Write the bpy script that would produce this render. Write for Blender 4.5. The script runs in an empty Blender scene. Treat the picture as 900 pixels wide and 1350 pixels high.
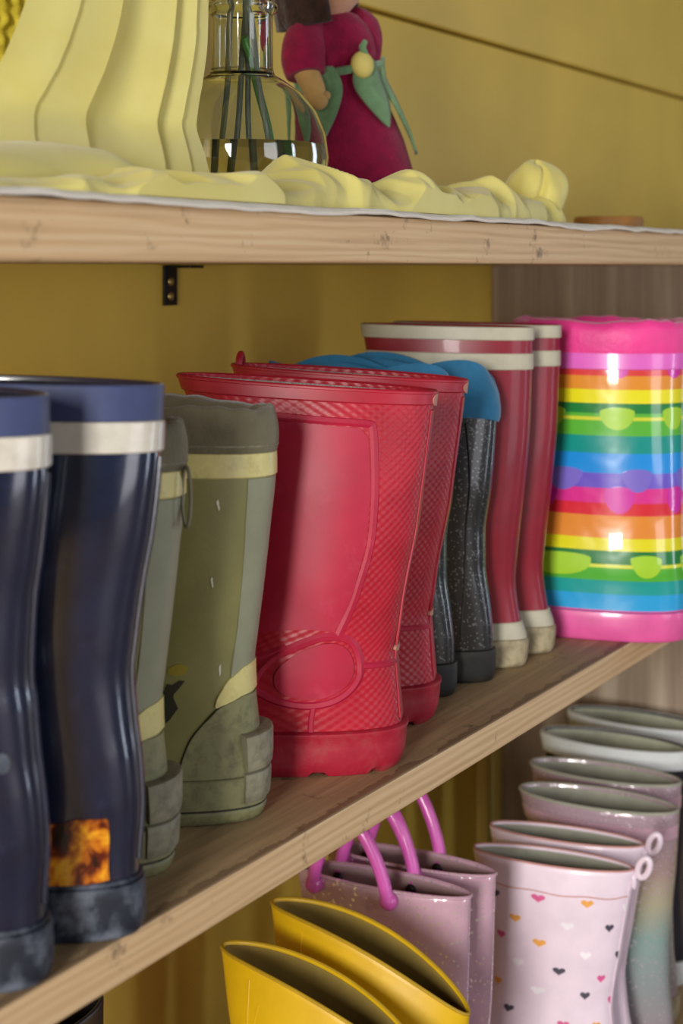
import bpy, math, random
import numpy as np
from mathutils import Vector, noise as mnoise
random.seed(7)
PI = math.pi
SC = bpy.context.scene
COL = SC.collection

# ------------------------------------------------------------------ camera
F_PX = 2000.0
ANG = math.atan2(1230, F_PX)               # angle between the view and the run of the shelf
cam_d = bpy.data.cameras.new('camera')
cam = bpy.data.objects.new('camera', cam_d); COL.objects.link(cam)
cam.location = (0, 0, 0)
cam.rotation_euler = (PI / 2, 0, ANG - PI / 2)
cam_d.sensor_fit = 'VERTICAL'; cam_d.sensor_height = 36; cam_d.sensor_width = 24
cam_d.lens = F_PX / 1350 * 36
cam_d.shift_y = -(675 - 352) / 1350
cam_d.clip_start = 0.02
cam_d.dof.use_dof = True
cam_d.dof.focus_distance = 0.86
cam_d.dof.aperture_fstop = 9.0
SC.camera = cam
# ------------------------------------------------------------------ light
w = bpy.data.worlds.new('World'); SC.world = w; w.use_nodes = True
bg = w.node_tree.nodes['Background']
bg.inputs[0].default_value = (1.0, 0.90, 0.76, 1); bg.inputs[1].default_value = 0.055

def area(name, loc, target, sx, sy, power, col):
    l = bpy.data.lights.new(name, 'AREA'); l.shape = 'RECTANGLE'; l.size = sx; l.size_y = sy
    l.energy = power; l.color = col
    o = bpy.data.objects.new(name, l); COL.objects.link(o); o.location = loc
    o.rotation_euler = (Vector(target) - Vector(loc)).to_track_quat('-Z', 'Y').to_euler()
    return o
# daylight of the room's windows: one to the left behind the camera, two opposite the shelves, one at the far end on the right
area('window_light_left', (-2.4, -0.38, 0.25), (0.8, 0.45, -0.1), 0.60, 1.3, 82, (1.0, 0.97, 0.92))
area('window_light_front', (-0.1, -2.25, 0.12), (0.6, 0.45, 0.12), 0.9, 1.5, 12, (0.94, 0.93, 1.0))
area('window_light_narrow', (1.50, -2.0, 0.02), (0.9, 0.45, 0.02), 0.15, 1.36, 6, (0.78, 0.86, 1.0))
area('window_light_right', (3.2, -1.05, 0.02), (0.8, 0.45, 0.02), 0.30, 1.36, 8, (0.74, 0.84, 1.0))
vs = SC.view_settings
vs.view_transform = 'Standard'; vs.look = 'None'; vs.exposure = 0.45; vs.gamma = 1; vs.use_curve_mapping = False
SC.cycles.use_denoising = True
SC.cycles.max_bounces = 8
SC.cycles.transmission_bounces = 8

YF = 0.41             # front edge of the shelves
# ------------------------------------------------------------------ materials
def lin(h):
    h = h.lstrip('#'); r = [int(h[i:i + 2], 16) / 255 for i in (0, 2, 4)]
    return tuple((c / 12.92 if c <= .04045 else ((c + .055) / 1.055) ** 2.4) for c in r) + (1,)

def new_mat(name):
    m = bpy.data.materials.new(name); m.use_nodes = True
    nt = m.node_tree; p = nt.nodes['Principled BSDF']
    return m, nt, p
def node(nt, t, **kw):
    n = nt.nodes.new(t)
    for k, v in kw.items(): setattr(n, k, v)
    return n
def coords(nt, kind='Object', scale=(1, 1, 1), rot=(0, 0, 0)):
    tc = node(nt, 'ShaderNodeTexCoord'); mp = node(nt, 'ShaderNodeMapping')
    mp.inputs['Scale'].default_value = scale; mp.inputs['Rotation'].default_value = rot
    nt.links.new(tc.outputs[kind], mp.inputs[0]); return mp.outputs[0]
def noise_tex(nt, vec, scale, detail=4, rough=.55, dist=0):
    n = node(nt, 'ShaderNodeTexNoise'); n.inputs['Scale'].default_value = scale
    n.inputs['Detail'].default_value = detail; n.inputs['Roughness'].default_value = rough
    n.inputs['Distortion'].default_value = dist
    nt.links.new(vec, n.inputs['Vector']); return n.outputs['Fac']
def ramp(nt, fac, stops, interp='LINEAR'):
    r = node(nt, 'ShaderNodeValToRGB'); r.color_ramp.interpolation = interp
    e = r.color_ramp.elements
    while len(e) < len(stops): e.new(0.5)
    for i, (p, c) in enumerate(stops):
        e[i].position = p; e[i].color = lin(c) if isinstance(c, str) else c
    nt.links.new(fac, r.inputs[0]); return r.outputs[0]
def mixc(nt, fac, a, b, mode='MIX'):
    m = node(nt, 'ShaderNodeMix', data_type='RGBA', blend_type=mode)
    for sock, v in ((m.inputs[0], fac), (m.inputs[6], a), (m.inputs[7], b)):
        if isinstance(v, (int, float)): sock.default_value = v
        elif isinstance(v, tuple): sock.default_value = v
        else: nt.links.new(v, sock)
    return m.outputs[2]
def math_n(nt, op, a, b=None):
    m = node(nt, 'ShaderNodeMath', operation=op)
    for i, v in enumerate((a, b)):
        if v is None: continue
        if isinstance(v, (int, float)): m.inputs[i].default_value = v
        else: nt.links.new(v, m.inputs[i])
    return m.outputs[0]
def bump(nt, p, h, strength, dist=.001):
    b = node(nt, 'ShaderNodeBump'); b.inputs['Strength'].default_value = strength
    b.inputs['Distance'].default_value = dist
    nt.links.new(h, b.inputs['Height']); nt.links.new(b.outputs[0], p.inputs['Normal'])

def M(name, col, rough=.5, spec=.5, coat=0, var=.12, vscale=60, bump_s=0, bscale=300, bdist=.0006,
      dirt=None, dirt_amt=.5, dscale=70, sheen=0, metal=0, coat_rough=.08):
    m, nt, p = new_mat(name)
    v = coords(nt)
    n = noise_tex(nt, v, vscale)
    c = lin(col)
    lo = tuple(x * (1 - var) for x in c[:3]) + (1,); hi = tuple(min(1, x * (1 + var)) for x in c[:3]) + (1,)
    out = ramp(nt, n, [(.3, lo), (.7, hi)])
    if dirt:
        d = noise_tex(nt, v, dscale, 6, .65)
        f = ramp(nt, d, [(.62 - .25 * dirt_amt, (0, 0, 0, 1)), (.78 - .12 * dirt_amt, (dirt_amt,) * 3 + (1,))])
        out = mixc(nt, f, out, lin(dirt))
    nt.links.new(out, p.inputs['Base Color'])
    p.inputs['Roughness'].default_value = rough
    p.inputs['Specular IOR Level'].default_value = spec
    p.inputs['Coat Weight'].default_value = coat; p.inputs['Coat Roughness'].default_value = coat_rough
    p.inputs['Sheen Weight'].default_value = sheen; p.inputs['Metallic'].default_value = metal
    if bump_s: bump(nt, p, noise_tex(nt, v, bscale, 3), bump_s, bdist)
    return m

def wood(name, c_lo, c_mid, c_hi, axis='X', grain=1.0, rough=.6, stain=None, stain_amt=.8):
    m, nt, p = new_mat(name)
    s = {'X': (1.2, 16, 16), 'Z': (16, 16, 1.2)}[axis]
    v = coords(nt, scale=s)
    wv = node(nt, 'ShaderNodeTexWave', wave_type='BANDS', bands_direction={'X': 'Z', 'Z': 'X'}[axis])
    wv.inputs['Scale'].default_value = 1.6 * grain; wv.inputs['Distortion'].default_value = 9
    wv.inputs['Detail'].default_value = 3; wv.inputs['Detail Scale'].default_value = .8
    nt.links.new(v, wv.inputs['Vector'])
    fine = noise_tex(nt, coords(nt, scale={'X': (6, 300, 300), 'Z': (300, 300, 6)}[axis]), 1.0, 4, .6)
    f = math_n(nt, 'ADD', math_n(nt, 'MULTIPLY', wv.outputs['Fac'], .45), math_n(nt, 'MULTIPLY', fine, .6))
    c = ramp(nt, f, [(.2, c_lo), (.5, c_mid), (.85, c_hi)])
    if stain:
        sn = noise_tex(nt, coords(nt, scale=(1, 1, 1)), 38, 7, .7)
        sf = ramp(nt, sn, [(.60, (0, 0, 0, 1)), (.70, (stain_amt,) * 3 + (1,))])
        c = mixc(nt, sf, c, lin(stain))
    nt.links.new(c, p.inputs['Base Color']); p.inputs['Roughness'].default_value = rough
    bump(nt, p, f, .35, .0008)
    return m

def shelf_mat():
    # pine board: upper side darker and greyer, planed edge pale, dark stains on both
    m, nt, p = new_mat('pine_board')
    v = coords(nt, scale=(1.2, 16, 16))
    wv = node(nt, 'ShaderNodeTexWave', wave_type='BANDS', bands_direction='Z')
    wv.inputs['Scale'].default_value = 4.0; wv.inputs['Distortion'].default_value = 10
    wv.inputs['Detail'].default_value = 3; wv.inputs['Detail Scale'].default_value = .9
    nt.links.new(v, wv.inputs['Vector'])
    fine = noise_tex(nt, coords(nt, scale=(7, 340, 340)), 1.0, 4, .6)
    f = math_n(nt, 'ADD', math_n(nt, 'MULTIPLY', wv.outputs['Fac'], .24), math_n(nt, 'ADD', math_n(nt, 'MULTIPLY', fine, .62), .08))
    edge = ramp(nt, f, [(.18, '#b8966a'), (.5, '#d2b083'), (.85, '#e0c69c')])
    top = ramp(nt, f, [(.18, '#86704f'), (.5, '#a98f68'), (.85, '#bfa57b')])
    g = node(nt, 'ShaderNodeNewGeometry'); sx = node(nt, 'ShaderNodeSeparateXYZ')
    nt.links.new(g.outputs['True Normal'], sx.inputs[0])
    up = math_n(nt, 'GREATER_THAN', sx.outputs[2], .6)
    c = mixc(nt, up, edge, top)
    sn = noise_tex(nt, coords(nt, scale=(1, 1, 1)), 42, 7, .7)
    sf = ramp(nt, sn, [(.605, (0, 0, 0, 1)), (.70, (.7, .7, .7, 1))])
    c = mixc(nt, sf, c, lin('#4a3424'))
    # rubbed dark line along the worn front arris of the upper side
    pos = node(nt, 'ShaderNodeSeparateXYZ'); nt.links.new(coords(nt), pos.inputs[0])
    wn = noise_tex(nt, coords(nt, scale=(1, 1, 1)), 30, 6, .7)
    lim = math_n(nt, 'ADD', math_n(nt, 'MULTIPLY', wn, .022), YF - .006)
    wear = math_n(nt, 'MULTIPLY', math_n(nt, 'MULTIPLY', math_n(nt, 'LESS_THAN', pos.outputs[1], lim), up), .55)
    c = mixc(nt, wear, c, lin('#5a4028'))
    nt.links.new(c, p.inputs['Base Color']); p.inputs['Roughness'].default_value = .62
    bump(nt, p, f, .25, .0006)
    return m

def glitter(name, base, fleck, density=.82, rough=.3, coat=.6, scale=900, grad=None):
    m, nt, p = new_mat(name)
    vo = node(nt, 'ShaderNodeTexVoronoi'); vo.inputs['Scale'].default_value = scale
    nt.links.new(coords(nt), vo.inputs['Vector'])
    sep = node(nt, 'ShaderNodeSeparateColor'); nt.links.new(vo.outputs['Color'], sep.inputs[0])
    f = math_n(nt, 'GREATER_THAN', sep.outputs[0], density)
    b = lin(base) if isinstance(base, str) else base(nt)
    n = noise_tex(nt, coords(nt), 40)
    b2 = mixc(nt, math_n(nt, 'MULTIPLY', n, .5), b, (0.02, 0.02, 0.02, 1)) if isinstance(base, str) else b
    nt.links.new(mixc(nt, f, b2, lin(fleck)), p.inputs['Base Color'])
    nt.links.new(math_n(nt, 'MULTIPLY', f, .7), p.inputs['Metallic'])
    p.inputs['Roughness'].default_value = rough; p.inputs['Coat Weight'].default_value = coat
    p.inputs['Coat Roughness'].default_value = .06
    return m

def red_embossed():
    m, nt, p = new_mat('red_rubber_embossed')
    v = coords(nt, 'UV'); sx = node(nt, 'ShaderNodeSeparateXYZ'); nt.links.new(v, sx.inputs[0])
    k = 2 * PI / .0046
    a = math_n(nt, 'SINE', math_n(nt, 'MULTIPLY', sx.outputs[0], k * .85))
    b = math_n(nt, 'SINE', math_n(nt, 'MULTIPLY', sx.outputs[1], k))
    h = math_n(nt, 'MULTIPLY', a, b)
    n = noise_tex(nt, coords(nt), 45)
    c = ramp(nt, n, [(.3, '#a01026'), (.7, '#b4192f')])
    nt.links.new(c, p.inputs['Base Color']); p.inputs['Roughness'].default_value = .42
    bump(nt, p, h, .3, .0005)
    return m

def rainbow_mat():
    m, nt, p = new_mat('rainbow_glossy_vinyl')
    sx = node(nt, 'ShaderNodeSeparateXYZ'); nt.links.new(coords(nt), sx.inputs[0])
    H = .239
    f = math_n(nt, 'DIVIDE', sx.outputs[2], H)
    T = lambda y: max(0, min(1, (845 - y) / 420.0))
    rows = [(845, '#e0509c'), (805, '#1f9ed8'), (784, '#129a96'), (765, '#4fae35'), (744, '#1f7a3a'), (726, '#e0d818'),
            (710, '#e08a34'), (680, '#d62a3a'), (664, '#d8328e'), (644, '#6a58c8'), (625, '#1a8fe0'), (598, '#10938a'),
            (575, '#5ab43a'), (546, '#217f3e'), (533, '#e8e020'), (515, '#e09030'), (496, '#d84040'), (488, '#e065c8'), (464, '#ea3a9a')]
    out = ramp(nt, f, [(T(y), c) for y, c in rows], 'CONSTANT')
    nt.links.new(out, p.inputs['Base Color'])
    p.inputs['Roughness'].default_value = .28; p.inputs['Coat Weight'].default_value = 1; p.inputs['Coat Roughness'].default_value = .05
    bump(nt, p, noise_tex(nt, coords(nt), 28, 2), .5, .004)
    return m

MT = dict(
    wall=M('yellow_painted_board', '#d6b54a', .5, var=.06, vscale=9, bump_s=.15, bscale=60),
    panel=wood('grey_plywood_side', '#8a7868', '#a5927e', '#c4b5a2', 'Z', 1.0, .55),
    shelf=shelf_mat(),
    batten=wood('yellow_batten', '#9a7c30', '#b89a44', '#c8ad58', 'Z', 1.0),
    floor=wood('floor_boards', '#6a5238', '#8a6e4c', '#a08560', 'X', .6),
    navy=M('navy_rubber', '#0f1830', .24, coat=1, var=.25, vscale=50, dirt='#55608a', dirt_amt=.18, dscale=55, bump_s=.12, bscale=30, bdist=.004, coat_rough=.10),
    navy_collar=M('navy_collar_cloth', '#26335e', .55, var=.18, sheen=.3, bump_s=.3, bscale=120),
    navy_sole=M('navy_sole_rubber', '#1b2230', .5, var=.3, dirt='#7a818e', dirt_amt=.75, dscale=60),
    silver=M('silver_reflective', '#c3beb2', .25, var=.12, dirt='#857d6c', dirt_amt=.35, coat=.3),
    dark_lining=M('dark_lining', '#15161c', .9),
    green=M('olive_rubber', '#86834e', .5, var=.08, dirt='#4d4630', dirt_amt=.12, dscale=90, bump_s=.15, bscale=700),
    green_back=M('olive_back_strip', '#91947a', .5, var=.08, dirt='#5a5140', dirt_amt=.15),
    green_heel=M('olive_heel_rubber', '#86855c', .55, var=.14, dirt='#40382a', dirt_amt=.65, dscale=120, bump_s=.3, bscale=260),
    spur=M('olive_grey_heel_lug', '#8a8770', .6, var=.2, dirt='#4a4032', dirt_amt=.65, dscale=110),
    cuff=M('olive_cuff_cloth', '#6e6850', .85, var=.15, sheen=.3, bump_s=.6, bscale=500, bdist=.0008),
    cream_band=M('pale_yellow_reflective', '#dad088', .4, var=.12, dirt='#9a8a4e', dirt_amt=.4, dscale=140),
    cord=M('grey_cord', '#8c8872', .8),
    print_dark=M('dark_brown_print', '#2c2a1c', .5), print_white=M('white_print', '#dcdcc8', .5),
    print_yellow=M('yellow_print', '#96882a', .5),
    red=red_embossed(),
    red_smooth=M('red_rubber_smooth', '#aa1738', .46, var=.08, vscale=45, dirt='#d06078', dirt_amt=.22, dscale=50),
    red_sole=M('red_sole_rubber', '#a21830', .5, var=.15, dirt='#8a5048', dirt_amt=.55, dscale=60, bump_s=.2, bscale=400),
    red_rim=M('red_rim', '#a5172e', .4), worn=M('worn_pinkish_edge', '#c08a78', .6),
    speckled=M('grey_speckled_lining', '#a49c94', .9, var=.5, vscale=900),
    wred=M('dark_red_rubber', '#840a24', .4, var=.1, coat=.15), wband=M('off_white_rubber', '#b4af9a', .45, var=.08, dirt='#8d8668', dirt_amt=.3),
    wsole=M('dirty_cream_rubber', '#aa9e7e', .6, var=.15, dirt='#5e5038', dirt_amt=.8, dscale=90, bump_s=.3, bscale=300),
    black=glitter('black_glitter_rubber', '#101012', '#6c6e6c', .90, .34, .4, 1000),
    black_sole=M('black_sole_rubber', '#1d1c18', .6, var=.3, dirt='#4a4030', dirt_amt=.4),
    blue=M('blue_lining_cloth', '#1f6f98', .8, var=.15, sheen=.4, bump_s=.4, bscale=400),
    rainbow=rainbow_mat(),
    pink_cuff=M('hot_pink_cuff_cloth', '#e8388f', .5, var=.12, vscale=30, bump_s=.5, bscale=60, bdist=.003, sheen=.3),
    pink_band=M('orchid_pink_band', '#df68c4', .3, coat=.5, var=.05), pink_sole=M('pink_sole', '#dc5a9c', .35, coat=.4, var=.1),
    lime=M('lime_cloud', '#a2d034', .28, coat=1, coat_rough=.05, var=.03), violet=M('violet_cloud', '#7a6ccc', .28, coat=1, coat_rough=.05, var=.03),
    magenta=M('magenta_cloud', '#cc2aa4', .28, coat=1, coat_rough=.05, var=.03), yellow_line=M('yellow_line', '#d0d83c', .28, coat=1, var=.03),
    yrub=M('yellow_rubber', '#d4aa0a', .42, var=.06, bump_s=.12, bscale=40, bdist=.003), ylin=M('yellow_boot_lining', '#8a7434', .85, var=.1),
    yrim=M('yellow_boot_rim', '#b08e1c', .5),
    pglit=glitter('pink_glitter_vinyl', '#dcb2c6', '#fff0f6', .93, .22, .9, 620), plin=M('mauve_lining', '#a88a8c', .7, var=.1),
    handle=M('orchid_handle', '#d45cb6', .3, coat=.5, var=.06), rivet=M('dark_rivet', '#2a2426', .35, metal=.6),
    pale=M('pale_pink_rubber', '#e8d6e4', .4, var=.06, coat=.2, dirt='#b49a96', dirt_amt=.15, dscale=60), salmon=M('salmon_trim', '#c9938c', .5, var=.1),
    glin=M('grey_green_lining', '#a3a394', .8, var=.1), h_dark=M('heart_charcoal', '#4a4656', .5), h_pink=M('heart_pink', '#d85a92', .5),
    h_or=M('heart_orange', '#e6a248', .5), h_white=M('heart_white', '#f2ecf2', .5),
    white=M('white_rubber', '#d3d8d8', .4, var=.05, coat=.2), wlin=M('white_boot_lining', '#b7baa4', .8, var=.25, vscale=25), dnavy=M('dark_navy_rubber', '#1c1a26', .4),
    cloth=None, felt_red=M('crimson_felt', '#96043f', .95, var=.2, vscale=120, sheen=.15, bump_s=.6, bscale=500, bdist=.0015),
    felt_green=M('green_felt', '#6f9468', .95, var=.2, vscale=90, sheen=.4, bump_s=.5, bscale=500, bdist=.001),
    felt_skin=M('peach_felt', '#d9a37e', .95, var=.08, sheen=.4, bump_s=.4, bscale=500), felt_hair=M('brown_wool', '#3a221c', .95, var=.4, vscale=150, sheen=.3, bump_s=.8, bscale=350, bdist=.002),
    felt_hand=M('tan_felt_sleeve', '#c9a060', .95, var=.1, sheen=.3), bead=M('cream_felt_bead', '#e0cf74', .8, var=.1), eye=M('eye_thread', '#241a18', .6),
    runner=M('white_cotton_runner', '#e6e0d4', .85, var=.04, bump_s=.4, bscale=900), bracket=M('blackened_steel', '#26241f', .4, metal=.8, var=.3, vscale=120),
    screw=M('brass_screw', '#b09858', .35, metal=.8), block=M('brown_wood_block', '#9a6a30', .6, var=.2, vscale=80),
    knit=M('yellow_bobbly_knit', '#d9c63e', .7, var=.1, vscale=80), stem=M('grey_brown_stem', '#6a6e60', .7, var=.3), gstem=M('green_stem', '#4f8a3a', .5, var=.2),
    blossom=M('pale_pink_blossom', '#e6d0d0', .7),
)

def silk():
    m, nt, p = new_mat('yellow_silk')
    v = coords(nt)
    c = ramp(nt, noise_tex(nt, v, 20), [(.3, '#ecdf7e'), (.7, '#f3eb98')])
    nt.links.new(c, p.inputs['Base Color']); p.inputs['Roughness'].default_value = .6
    p.inputs['Sheen Weight'].default_value = .35; p.inputs['Specular IOR Level'].default_value = .25
    bump(nt, p, noise_tex(nt, v, 1500, 2), .25, .0004)
    tr = node(nt, 'ShaderNodeBsdfTranslucent'); nt.links.new(c, tr.inputs[0])
    mx = node(nt, 'ShaderNodeMixShader'); mx.inputs[0].default_value = .3
    out = nt.nodes['Material Output']
    nt.links.new(p.outputs[0], mx.inputs[1]); nt.links.new(tr.outputs[0], mx.inputs[2]); nt.links.new(mx.outputs[0], out.inputs[0])
    return m
MT['silk'] = silk()

def flame_mat():
    m, nt, p = new_mat('orange_flame_print')
    n = noise_tex(nt, coords(nt), 75, 4, .6, .4)
    c = ramp(nt, n, [(.34, '#120806'), (.42, '#5e1c06'), (.5, '#b86410'), (.58, '#dc9a1c'), (.72, '#e0aa28')])
    nt.links.new(c, p.inputs['Base Color']); p.inputs['Roughness'].default_value = .3; p.inputs['Coat Weight'].default_value = .4
    return m
MT['flame'] = flame_mat()

def irid(nt):
    sx = node(nt, 'ShaderNodeSeparateXYZ'); nt.links.new(coords(nt), sx.inputs[0])
    f = math_n(nt, 'ADD', math_n(nt, 'DIVIDE', sx.outputs[2], .205), math_n(nt, 'MULTIPLY', noise_tex(nt, coords(nt), 18), .12))
    return ramp(nt, f, [(.15, '#97858c'), (.35, '#8c9294'), (.55, '#86a09c'), (.70, '#a8a288'), (.82, '#a48a86'), (1, '#a48c98')])
MT['irid'] = glitter('iridescent_glitter_vinyl', irid, '#e8dce8', .95, .3, .5, 800)

def glass():
    m, nt, p = new_mat('clear_greenish_glass')
    p.inputs['Base Color'].default_value = (.93, .985, .95, 1); p.inputs['Roughness'].default_value = .02
    p.inputs['Transmission Weight'].default_value = 1; p.inputs['IOR'].default_value = 1.48
    return m
def water():
    m, nt, p = new_mat('cloudy_water')
    p.inputs['Base Color'].default_value = (.80, .69, .42, 1); p.inputs['Roughness'].default_value = 0.02
    p.inputs['Transmission Weight'].default_value = 1; p.inputs['IOR'].default_value = 1.33
    return m
MT['glass'] = glass(); MT['water'] = water()

# ------------------------------------------------------------------ mesh helpers
class MB:
    def __init__(s): s.v = []; s.f = []; s.uv = []; s.mi = []
    def grid(s, P, UV=None, close_u=False, mi=0):
        nz, nt = P.shape[:2]; b = len(s.v)
        s.v += [tuple(x) for x in P.reshape(-1, 3)]
        s.uv += [tuple(x) for x in (UV.reshape(-1, 2) if UV is not None else np.zeros((nz * nt, 2)))]
        for i in range(nz - 1):
            for j in range(nt if close_u else nt - 1):
                k = (j + 1) % nt
                s.f.append((b + i * nt + j, b + i * nt + k, b + (i + 1) * nt + k, b + (i + 1) * nt + j)); s.mi.append(mi)
    def tube(s, pts, r, n=8, closed=False, cap=True, mi=0):
        pts = [Vector(p) for p in pts]; N = len(pts)
        rs = r if isinstance(r, (list, tuple)) else [r] * N
        rows = []; ref = Vector((.13, .31, .94)); u = None
        for i, p in enumerate(pts):
            a = pts[(i - 1) % N] if (closed or i > 0) else p
            c = pts[(i + 1) % N] if (closed or i < N - 1) else p
            t = (c - a).normalized()
            if u is None: u = t.cross(ref).normalized()
            u = (u - t * u.dot(t)).normalized(); q = t.cross(u)
            rows.append([tuple(p + (u * math.cos(2 * PI * k / n) + q * math.sin(2 * PI * k / n)) * rs[i]) for k in range(n)])
        if closed: rows.append(rows[0])
        elif cap:
            rows = [[tuple(pts[0])] * n] + rows + [[tuple(pts[-1])] * n]
        s.grid(np.array(rows), None, True, mi)
    def box(s, x0, x1, y0, y1, z0, z1, mi=0):
        b = len(s.v)
        s.v += [(x, y, z) for z in (z0, z1) for y in (y0, y1) for x in (x0, x1)]; s.uv += [(0, 0)] * 8
        for f in ((0, 2, 3, 1), (4, 5, 7, 6), (0, 1, 5, 4), (2, 6, 7, 3), (0, 4, 6, 2), (1, 3, 7, 5)):
            s.f.append(tuple(b + i for i in f)); s.mi.append(mi)
    def lathe(s, prof, n=48, c=(0, 0, 0), mi=0):
        th = np.linspace(0, 2 * PI, n, endpoint=False)
        P = np.array([[(c[0] + r * math.cos(t), c[1] + r * math.sin(t), c[2] + z) for t in th] for r, z in prof])
        s.grid(P, None, True, mi)
    def ball(s, c, r, n=16, mi=0):
        rx, ry, rz = r if isinstance(r, tuple) else (r, r, r)
        P = np.array([[(c[0] + rx * math.sin(a) * math.cos(t), c[1] + ry * math.sin(a) * math.sin(t), c[2] - rz * math.cos(a))
                       for t in np.linspace(0, 2 * PI, n, endpoint=False)] for a in np.linspace(0, PI, n // 2 + 1)])
        s.grid(P, None, True, mi)
    def build(s, name, mats, parent=None, sharp=40, bevel=0):
        me = bpy.data.meshes.new(name); me.from_pydata(s.v, [], s.f)
        if not isinstance(mats, (list, tuple)): mats = [mats]
        for m in mats: me.materials.append(m)
        ul = me.uv_layers.new(name='uv'); li = np.empty(len(me.loops), dtype=np.int32)
        me.loops.foreach_get('vertex_index', li)
        ul.data.foreach_set('uv', np.array(s.uv, dtype=np.float32)[li].ravel())
        me.polygons.foreach_set('material_index', np.array(s.mi, dtype=np.int32))
        me.polygons.foreach_set('use_smooth', np.ones(len(s.f), dtype=bool))
        import bmesh
        bm = bmesh.new(); bm.from_mesh(me)
        bmesh.ops.remove_doubles(bm, verts=bm.verts, dist=2e-6)
        bmesh.ops.dissolve_degenerate(bm, edges=bm.edges, dist=1e-6)
        if bevel:
            bmesh.ops.bevel(bm, geom=bm.edges[:], offset=bevel, segments=3, affect='EDGES', profile=.6)
            for f in bm.faces: f.smooth = True
        bmesh.ops.recalc_face_normals(bm, faces=bm.faces)
        bm.to_mesh(me); bm.free()
        me.set_sharp_from_angle(angle=math.radians(sharp))
        o = bpy.data.objects.new(name, me); COL.objects.link(o)
        if parent: o.parent = parent
        return o

def tag(o, label=None, cat=None, group=None, kind=None):
    for k, v in (('label', label), ('category', cat), ('group', group), ('kind', kind)):
        if v: o[k] = v
    return o
def thing(name, loc, rz, label, cat, group=None):
    o = bpy.data.objects.new(name, None); COL.objects.link(o); o.empty_display_size = .03
    o.location = loc; o.rotation_euler = (0, 0, rz)
    return tag(o, label, cat, group)

# monotone cubic interpolation
def pchip(pts):
    x = np.array([p[0] for p in pts], float); y = np.array([p[1] for p in pts], float)
    h = np.diff(x); d = np.diff(y) / h; m = np.zeros(len(x))
    m[0] = d[0]; m[-1] = d[-1]
    for i in range(1, len(x) - 1):
        if d[i - 1] * d[i] > 0:
            w1 = 2 * h[i] + h[i - 1]; w2 = h[i] + 2 * h[i - 1]
            m[i] = (w1 + w2) / (w1 / d[i - 1] + w2 / d[i])
    def f(q):
        q = np.clip(np.asarray(q, float), x[0], x[-1]); i = np.clip(np.searchsorted(x, q) - 1, 0, len(x) - 2)
        t = (q - x[i]) / h[i]; t2 = t * t; t3 = t2 * t
        return (2 * t3 - 3 * t2 + 1) * y[i] + (t3 - 2 * t2 + t) * h[i] * m[i] + (-2 * t3 + 3 * t2) * y[i + 1] + (t3 - t2) * h[i] * m[i + 1]
    return f

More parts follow.
